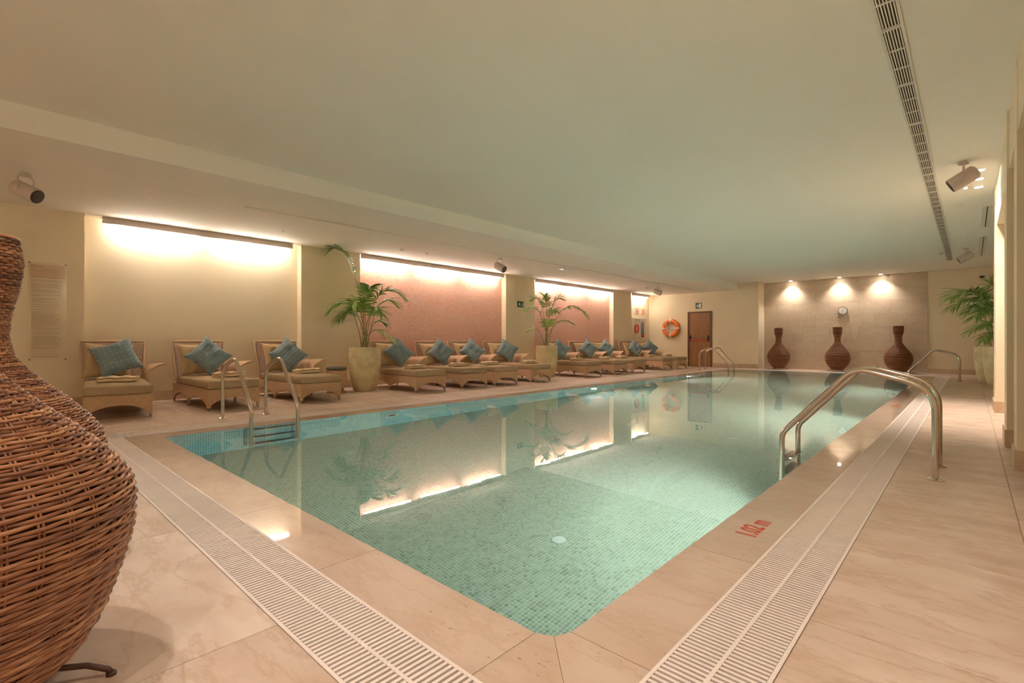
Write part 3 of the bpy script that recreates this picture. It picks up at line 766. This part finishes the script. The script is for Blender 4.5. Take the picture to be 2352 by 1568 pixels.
palm('shorter potted palm in a glazed beige pot, in front of the second pink wall', (-8.54, 10.58, 0), [
 (-.36, 1.26, .05, .25, .45, 18, .27, .4), (-.05, 1.34, .1, .15, .48, 16, .26, .4), (.40, 1.27, .0, .15, .48, 16, .26, .4), (1.08, .86, -.05, .72, .45, 16, .30, .9),
 (-.56, .94, -.05, .45, .42, 20, .26, .6), (-.54, .36, .05, .35, .5, 12, .20, .6), (.68, .60, -.2, .3, .45, 14, .22, .6), (.05, .62, -.42, .3, .35, 16, .24, .8), (.3, .95, .4, .3, .45, 14, .24, .5)], 2)
palm('nearer of two potted palms standing at the right by the pillar', (.49, 14.3, 0), [
 (-1.12, .98, -.05, .62, .42, 22, .36, .45), (-.95, .80, .1, .6, .42, 20, .34, .6), (-.76, .60, -.2, .55, .42, 18, .32, .7), (-.58, .30, .1, .40, .5, 13, .24, .7), (-.5, .12, -.1, .4, .55, 10, .2, .7),
 (-.16, 1.26, .1, .2, .45, 20, .32, .3), (.02, 1.30, -.1, .2, .45, 18, .32, .4), (.30, 1.1, .1, .25, .45, 18, .3, .4), (.42, .8, -.1, .4, .45, 16, .28, .6), (-.5, 1.02, .3, .5, .42, 18, .32, .5), (-.4, .7, -.45, .5, .42, 18, .30, .6)], 3)
palm('farther of two potted palms standing at the right by the pillar', (.36, 15.98, 0), [
 (-.5, .8, .1, .5, .42, 18, .30, .5), (-.2, 1.1, .2, .3, .45, 16, .3, .4), (.3, .9, .1, .4, .45, 16, .28, .5), (-.35, .45, -.2, .4, .5, 12, .22, .7)], 4)

# ------------------------------------------------------------------ wall lamps (fluorescent strips)
def strip(label, ya, yb, tubes, group='fluorescent wall lamps'):
    t = thing('strip_lamp', label, 'lamp', (XB+.03, ya, 0), group=group); L = yb-ya
    MB().box(.150, .168, 0, L, ZS-.095, ZS-.002).build('pelmet', MT['grey'], t)
    MB().box(.0, .150, 0, L, ZS-.012, ZS-.002).build('back_plate', MT['white'], t)
    for a, b in tubes:
        MB().tube([(.130, a-ya, ZS-.118), (.130, b-ya, ZS-.118)], .016, 10).build('tube', MT['tube'], t, True)
        for y in (a-ya, b-ya): MB().box(.118, .142, y-.010, y+.010, ZS-.125, ZS-.002).build('tube_socket', MT['white'], t)
strip('long fluorescent strip with two lit tubes above the three nearest loungers', 1.24, 4.10, [(1.38, 2.51), (2.79, 4.03)])
strip('fluorescent strip with three lit tubes above the first pink mosaic wall', 5.56, 10.0, [(5.63, 6.87), (7.13, 8.37), (8.64, 9.88)])
strip('fluorescent strip with three lit tubes above the second pink mosaic wall', 11.36, 15.78, [(11.43, 12.65), (12.91, 14.17), (14.44, 15.70)])
strip('short fluorescent strip above the fire signs', 17.15, 18.6, [(17.25, 18.5)])

for k, xa in enumerate((-8.6, -5.2, -1.8)):  # unseen strips added behind the camera to raise the room's ambient light
    t = thing('strip_lamp', 'added fill strip on the unseen wall behind the near deck, ' + ('left', 'middle', 'right')[k], 'lamp', (xa, YN, 2.55), group='fluorescent wall lamps')
    MB().box(0, 2.6, 0, .03, -.02, .08).build('back_plate', MT['white'], t)
    for a in (.06, 1.36): MB().tube([(a, .06, 0), (a+1.2, .06, 0)], .02, 10).build('tube', MT['fill_tube'], t, True)
# ------------------------------------------------------------------ ceiling downlights
def downlight(label, x, y, z, watts, size, blend, group, rad=.04, aim=(0, 0, -1), square=False):
    t = thing('downlight', label, 'downlight', (x, y, z), group=group)
    MB().lathe([(.058, -.004), (.058, 0)], 24).build('trim_ring', MT['white'], t, True)
    MB().lathe([(.044, -.006), (.044, -.0035)], 20).build('lamp_disc', MT['bulb'], t, True)
    spot('downlight_light', t, (0, 0, -.03), aim, watts, size, blend, WARM, rad)
for x, l in ((-4.63, 'left downlight over the far stone wall'), (-3.19, 'middle downlight over the far stone wall, above the clock'), (-2.08, 'right downlight over the far stone wall')):
    downlight(l, x, 19.38, ZC, FAR_W, 112, 1.0, 'downlights over the stone wall', .02)
for y, l in ((8.44, 'nearest of three bright ceiling downlights beside the speaker'), (8.89, 'middle of three bright ceiling downlights beside the speaker'), (9.36, 'farthest of three bright ceiling downlights beside the speaker')):
    downlight(l, .085, y, ZC, SPOT_W, 86, .8, 'ceiling downlights')
for k, (x, y, w_) in enumerate([(-.05, 1.7, .3), (-.05, 2.2, .3), (-1.98, -.12, .42), (-3.0, -.05, .42), (-.4, -1.2, .4)]):  # the last one is an unseen lamp added as fill behind the camera
    downlight('ceiling downlight over the near deck, ' + ('by the right pier', 'second by the right pier', 'above the closest vase', 'above the second vase', 'unseen fill lamp added behind the camera')[k], x, y, ZC, SPOT_W*w_, 120, .7, 'downlights over the near deck')

# ------------------------------------------------------------------ ceiling fittings
g = thing('ceiling_grille', 'long linear air grille of thin louvres in the ceiling on the right', 'vent', (-.46, 1.2, ZC), group=None)
MB().box(0, .135, 0, 16, -.002, -.0005).build('dark_slot', MT['slot'], g)
for k in range(2): MB().box(k*.117, k*.117+.018, 0, 16, -.012, 0).build('side_rail', MT['white'], g)
lv = MB().box(-.0035, .0035, .012, .988, -.010, -.002).mesh('louvre', MT['white']); cb = MB().box(.018, .117, -.007, .007, -.0115, -.002).mesh('cross_bar', MT['white'])
for i in range(16):
    for k in range(6): link('louvre', lv, g, (.018+.099*(k+.5)/6, i, 0))
    for yy in (.012, .34, .66, .988): link('cross_bar', cb, g, (0, i+yy, 0))
def slot_diff(label, x, y0, y1, z, w=.05):
    t = thing('slot_diffuser', label, 'vent', (x, y0, z))
    MB().box(-.007, .007, 0, y1-y0, -.0015, 0).build('dark_slot', MT['slot'], t)
    for a, c_ in ((-w/2, -.007), (.007, w/2)): MB().box(a, c_, 0, y1-y0, -.006, 0).build('side_rail', MT['white'], t)
slot_diff('long thin slot diffuser in the lowered ceiling above the loungers', -7.43, 2.5, 17.6, ZS, .036)
slot_diff('short slot diffuser in the ceiling just past the downlights', .2, 10.8, 12.7, ZC, .12)
slot_diff('second slot diffuser in the ceiling, above the palms on the right', .2, 13.85, 16.9, ZC, .12)
ap = tag(MB().box(-7.78, -7.30, 1.46, 1.94, ZS-.003, ZS).build('access_panel', MT['ceil']), 'flush square access panel in the lowered ceiling above the first lounger', 'panel')
def speaker(label, loc, d):
    t = thing('speaker', label, 'speaker', loc, group='ceiling speakers'); d = Vector(d).normalized()
    q = d.to_track_quat('Z', 'Y'); c0 = Vector((0, 0, -.20))
    b = autosmooth(MB().lathe([(.055, -.14), (.082, -.12), (.086, -.10), (.086, .13), (.083, .14), (.078, .14)], 28).build('housing', MT['grey'], t)); b.rotation_mode = 'QUATERNION'; b.rotation_quaternion = q; b.location = c0
    MB().lathe([(.078, .1405), (.04, .143), (0, .144)], 24).build('front_mesh', MT['dark'], b, True)
    side = d.cross(Vector((0, 0, 1))).normalized()
    pts = fillet([c0+side*.092, Vector((0, 0, -.03))+side*.092, Vector((0, 0, -.03))-side*.092, c0-side*.092], (.03, .03))
    MB().tube(pts, .008, 6).build('bracket', MT['grey'], t, True)
    MB().lathe([(.05, -.03), (.05, 0)], 16).build('mount_plate', MT['grey'], t)
speaker('cylindrical grey speaker under the lowered ceiling at the upper left corner', (-7.8, .34, ZS), (.62, .60, -.40))
speaker('cylindrical grey speaker under the lowered ceiling above the first pink wall', (-7.83, 8.02, ZS), (.75, .1, -.42))
speaker('cylindrical grey speaker under the lowered ceiling near the lifebuoy', (-7.84, 15.73, ZS), (.9, .35, -.4))
speaker('cylindrical grey speaker beside the three bright downlights', (-.06, 7.93, ZC), (-.82, -.05, -.5))
speaker('cylindrical grey speaker at the far end of the air grille', (-.08, 15.32, ZC), (-.82, -.05, -.5))
def disc(name, label, cat, x, y, z, r, h, group):
    t = thing(name, label, cat, (x, y, z), group=group)
    MB().lathe([(r*.55, -h), (r*.8, -h*.8), (r, -h*.25), (r, 0)], 20).build('cover', MT['white'], t, True)
    MB().lathe([(r*.3, -h*1.25), (r*.35, -h*.9)], 12).build('sensor', MT['grey'], t, True)
for (x, y, r, l) in [(-8.55, 5.88, .055, 'round smoke detector above the left end of the first pink wall'), (-8.51, 6.47, .022, 'tiny sprinkler head above the first pink wall'), (-8.57, 3.49, .022, 'tiny sprinkler head above the third lounger'), (-8.24, 15.72, .05, 'round smoke detector beside the farthest left speaker')]:
    disc('ceiling_detector', l, 'detector', x, y, ZS, r, .03, 'ceiling detectors')
for (x, y, r, l) in [(-.11, 10.32, .03, 'small ceiling detector just past the bright downlights'), (-.10, 13.3, .03, 'small ceiling detector halfway along the air grille'), (-.52, 15.74, .05, 'ceiling detector left of the air grille end'), (-3.9, 19.3, .05, 'ceiling detector between left and middle wall downlights')]:
    disc('ceiling_detector', l, 'detector', x, y, ZC, r, .03, 'ceiling detectors')
def emer(label, x, y, z):
    t = thing('emergency_light', label, 'light', (x, y, z), group='emergency lights')
    MB().box(-.07, .07, -.11, .11, -.012, 0).build('frame', MT['white'], t); MB().box(-.02, .02, -.05, .05, -.015, -.011).build('lens', emis('blue_white_led', (.75, .75, 1), .8), t)
emer('small emergency light in the ceiling beside the three bright downlights', -.05, 9.26, ZC)
emer('small emergency light in the lowered ceiling between the pink walls', -7.79, 10.29, ZS)
cc = thing('security_camera', 'small dome security camera high on the wall above the palms', 'camera', (.24, YF, 2.84))
MB().tube([(0, 0, .02), (0, -.16, .02)], .018, 8).build('arm', MT['white'], cc); MB().lathe([(.0, -.07), (.04, -.055), (.06, -.02), (.062, .0)], 20, 0, -.16).build('dome', MT['black'], cc, True); MB().lathe([(.066, 0), (.066, .035), (.03, .05)], 20, 0, -.16).build('cap', MT['white'], cc, True)

# ------------------------------------------------------------------ far wall: door, lifebuoy, clock, signs
d = struct(MB().box(-8.133, -8.073, YD-.03, YD, 0, 2.13).box(-7.252, -7.192, YD-.03, YD, 0, 2.13).box(-8.073, -7.252, YD-.03, YD, 2.07, 2.13).build('door_1', MT['frame']), 'brown wooden emergency door')
MB().box(-8.07, -7.255, YD-.012, YD, 0.005, 2.067).build('door_leaf', MT['door'], d)
for x in (-8.035, -7.33):
    b = MB().box(x-.028, x+.028, YD-.05, YD-.012, .98, 1.20).build('lock_case', MT['black'], d)
MB().box(-7.345, -7.315, YD-.09, YD-.05, 1.06, 1.10).build('lever', MT['black'], d)
MB().tube([(-8.04, YD-.085, 1.02), (-7.33, YD-.085, 1.02)], .02, 10).build('push_bar', MT['red'], d, True)
lb = thing('lifebuoy', 'orange ring lifebuoy with white bands hanging beside the door', 'lifebuoy', (-8.80, YD-.085, 1.50))
def torus(b, R, r, a0, a1, N, n=14):
    vs = []; fs = []
    for i in range(N+1):
        a = a0+(a1-a0)*i/N
        for k in range(n):
            q = 2*pi*k/n; rr = R+r*cos(q); vs.append((rr*cos(a), r*.8*sin(q), rr*sin(a)))
    for i in range(N):
        for k in range(n): k2 = (k+1) % n; fs.append((i*n+k, i*n+k2, (i+1)*n+k2, (i+1)*n+k))
    return b.add(vs, fs)
torus(MB(), .285, .088, 0, 2*pi, 48).build('ring', MT['orange'], lb, True)
for k in range(4): torus(MB(), .285, .0905, k*pi/2-.11, k*pi/2+.11, 4).build('band', MT['swhite'], lb, True)
MB().tube([(-.20, -.08, .30), (-.135, -.095, .12), (-.125, -.095, -.02), (-.16, -.09, -.2), (-.22, -.08, -.30)], .012, 6).build('grab_rope', MT['rope'], lb, True)
MB().tube([(-.18, -.03, -.10), (-.05, -.05, -.03), (.05, -.05, -.10), (.12, -.05, -.04), (.16, -.05, -.14), (0, -.05, -.16), (-.15, -.04, -.16)], .011, 6).build('coiled_rope', MT['rope'], lb, True)
MB().tube([(-.2, -.0, .01), (.2, -.0, .01)], .006, 6).build('hook_bar', MT['tread'], lb)
ck = thing('wall_clock', 'round silver-rimmed wall clock above the middle vase', 'clock', (-3.12, YF-.019, 2.0))
def disc_y(b, r, y0, y1, n=36):
    return b.prism([(r*cos(-2*pi*k/n), r*sin(-2*pi*k/n)) for k in range(n)], y0, y1, 'y')
autosmooth(disc_y(MB(), .135, -.045, 0).build('rim', MT['tread'], ck)); disc_y(MB(), .118, -.049, -.045).build('dial', MT['swhite'], ck)
for a, l in ((.5, .06), (3.5, .085)): MB().prism([(-.005, 0), (.005, 0), (.003, l), (-.003, l)], -.0515, -.0495, 'y').build('hand', MT['black'], ck).rotation_euler = (0, a, 0)
for k in range(12):
    a = k*pi/6; x, z = .1*sin(a), .1*cos(a); MB().box(x-.004, x+.004, -.0505, -.049, z-.008, z+.008).build('hour_mark', MT['black'], ck)
def running_man(sc):
    """pictogram polygons of a running figure, unit square coordinates"""
    head = [(.40+.065*cos(2*pi*k/12), .80+.065*sin(2*pi*k/12)) for k in range(12)]
    body = [(.30, .70), (.46, .72), (.52, .52), (.40, .42), (.30, .50)]
    legf = [(.40, .48), (.54, .50), (.66, .34), (.66, .16), (.57, .16), (.57, .30), (.47, .40)]
    legb = [(.30, .50), (.42, .44), (.36, .26), (.14, .22), (.14, .30), (.28, .33)]
    armf = [(.44, .71), (.60, .56), (.72, .60), (.72, .53), (.58, .47), (.44, .60)]
    armb = [(.32, .70), (.16, .62), (.16, .46), (.23, .46), (.24, .57), (.34, .61)]
    return [head, body, legf, legb, armf, armb]
def ccw(p):
    return p if sum(p[i][0]*p[(i+1)%len(p)][1]-p[(i+1)%len(p)][0]*p[i][1] for i in range(len(p))) > 0 else p[::-1]
def exit_sign(label, loc, w, h, face, man, door, arrow=None):
    t = thing('exit_sign', label, 'sign', loc, group='green exit signs')
    ax = 'y' if face == '-y' else 'x'
    def pr(poly, d0, d1, mat, name, par):
        b = MB()
        if ax == 'y': b.prism(poly, -d1, -d0, 'y')
        else: b.prism(poly, d0, d1, 'x')
        return b.build(name, mat, par)
    p = pr([(-w/2, 0), (w/2, 0), (w/2, h), (-w/2, h)], 0, .014, MT['green'], 'plate', t)
    b = MB()
    for q in running_man(1):
        poly = ccw([(man[0]+x*man[2], man[1]+y*man[2]) for x, y in q])
        b.prism(poly, -.0165, -.014, 'y') if ax == 'y' else b.prism(poly, .014, .0165, 'x')
    b.build('running_figure', MT['swhite'] if not door[4] else MT['swhite'], t)
    pr([(door[0], door[1]), (door[2], door[1]), (door[2], door[3]), (door[0], door[3])], .014, .0155, MT['swhite'], 'door_symbol', t)
    if arrow: pr(ccw([(arrow[0], arrow[1]), (arrow[2], arrow[1]+.02), (arrow[2], arrow[1]-.02)]), .014, .0155, MT['swhite'], 'arrow', t)
exit_sign('green exit sign with running figure above the wooden door', (-7.70, YD, 2.24), .24, .22, '-y', (-.12, .01, .19), (.0, .02, .10, .20, 1))
exit_sign('green exit sign with running figure on the yellow pillar', (XL, 10.72, 1.97), .30, .17, '+x', (-.13, .01, .15), (.075, .02, .135, .15, 0), (.02, .05, .06))
def fire_sign(label, y, kind):
    t = thing('fire_sign', label, 'sign', (XB, y, 2.08), group='red and white fire signs')
    MB().box(0, .01, -.11, .11, 0, .23).build('plate', MT['swhite'], t)
    MB().box(.01, .012, -.105, .105, .005, .025).box(.01, .012, -.105, .105, .205, .225).box(.01, .012, -.105, -.085, .025, .205).box(.01, .012, .085, .105, .025, .205).build('border', MT['red'], t)
    if kind == 'reel':
        b = MB(); N = 24
        for r0, r1 in ((.035, .06), (0.0, .016)):
            vs = [(.0125, r*cos(2*pi*k/N), .115+r*sin(2*pi*k/N)) for r in (max(r0, .001), r1) for k in range(N)]
            b.add(vs, [(k, N+k, N+(k+1) % N, (k+1) % N) for k in range(N)])
        b.build('reel_symbol', MT['red'], t)
    else: MB().box(.01, .0125, -.03, .03, .05, .15).box(.01, .0125, -.012, .012, .15, .18).box(.01, .0125, -.05, -.01, .165, .18).build('extinguisher_symbol', MT['red'], t)
fire_sign('red and white fire hose sign, left of the pair under the short strip lamp', 17.9, 'reel'); fire_sign('red and white extinguisher sign, right of the pair under the short strip lamp', 18.4, 'ext')
fc = thing('fire_cabinet', 'flush fire hose cabinet with glass front below the fire signs', 'cabinet', (XB, 17.55, 1.08))
MB().box(0, .02, 0, 1.05, 0, .82).build('back', MT['white'], fc)
for s in ((.02, .05, 0, 1.05, .79, .82), (.02, .05, 0, 1.05, 0, .03), (.02, .05, 0, .03, .03, .79), (.02, .05, 1.02, 1.05, .03, .79), (.02, .05, .52, .56, .03, .79)): MB().box(*s).build('frame_bar', MT['white'], fc)
b = MB(); N = 28
for r in (.10, .14, .18): b.tube([(.035, .27+r*cos(2*pi*k/N), .40+r*sin(2*pi*k/N)) for k in range(N)], .014, 6, closed=True)
b.build('hose_reel', MT['red'], fc, True)
MB().lathe([(.05, .06), (.055, .08), (.055, .62), (.03, .68), (.015, .70)], 16, .06, .72).build('extinguisher', plain('blue_grey_enamel', (128, 124, 134), .4), fc, True)
MB().lathe([(.056, .06), (.056, .16)], 16, .06, .72).build('extinguisher_base', MT['red'], fc, True)
MB().box(.045, .048, .03, .52, .03, .79).build('glass', MT['acryl'], fc)
# printed wall notice
nb = thing('wall_notice', 'tall clear acrylic notice with small printed rules on the left pillar', 'notice', (XL, .44, .70))
MB().box(.012, .017, 0, .40, 0, 1.39).build('acrylic_sheet', MT['acryl'], nb)
MB().box(.010, .0115, .02, .385, 1.17, 1.36).build('paper_label', plain('pale_label', (226, 196, 162), .8), nb)
for y in (.012, .388):
    for z in (.015, 1.375): MB().tube([(0, y, z), (.026, y, z)], .008, 8).build('stud', MT['iron'], nb)
b = MB(); z = 1.335; rng = random.Random(5)
b.box(.0116, .0119, .03, .16, z-.014, z); z -= .04
while z > .04:
    y = .03; end = rng.choice([.30, .32, .34, .33, .28, .31, .12])
    while y < end:
        w_ = rng.uniform(.012, .035); b.box(.0172, .0175, y, min(y+w_, end), z-.0065, z); y += w_+.006
    z -= .0175 if rng.random() > .22 else .034
stuff(b.build('printed_text', MT['print'], nb))
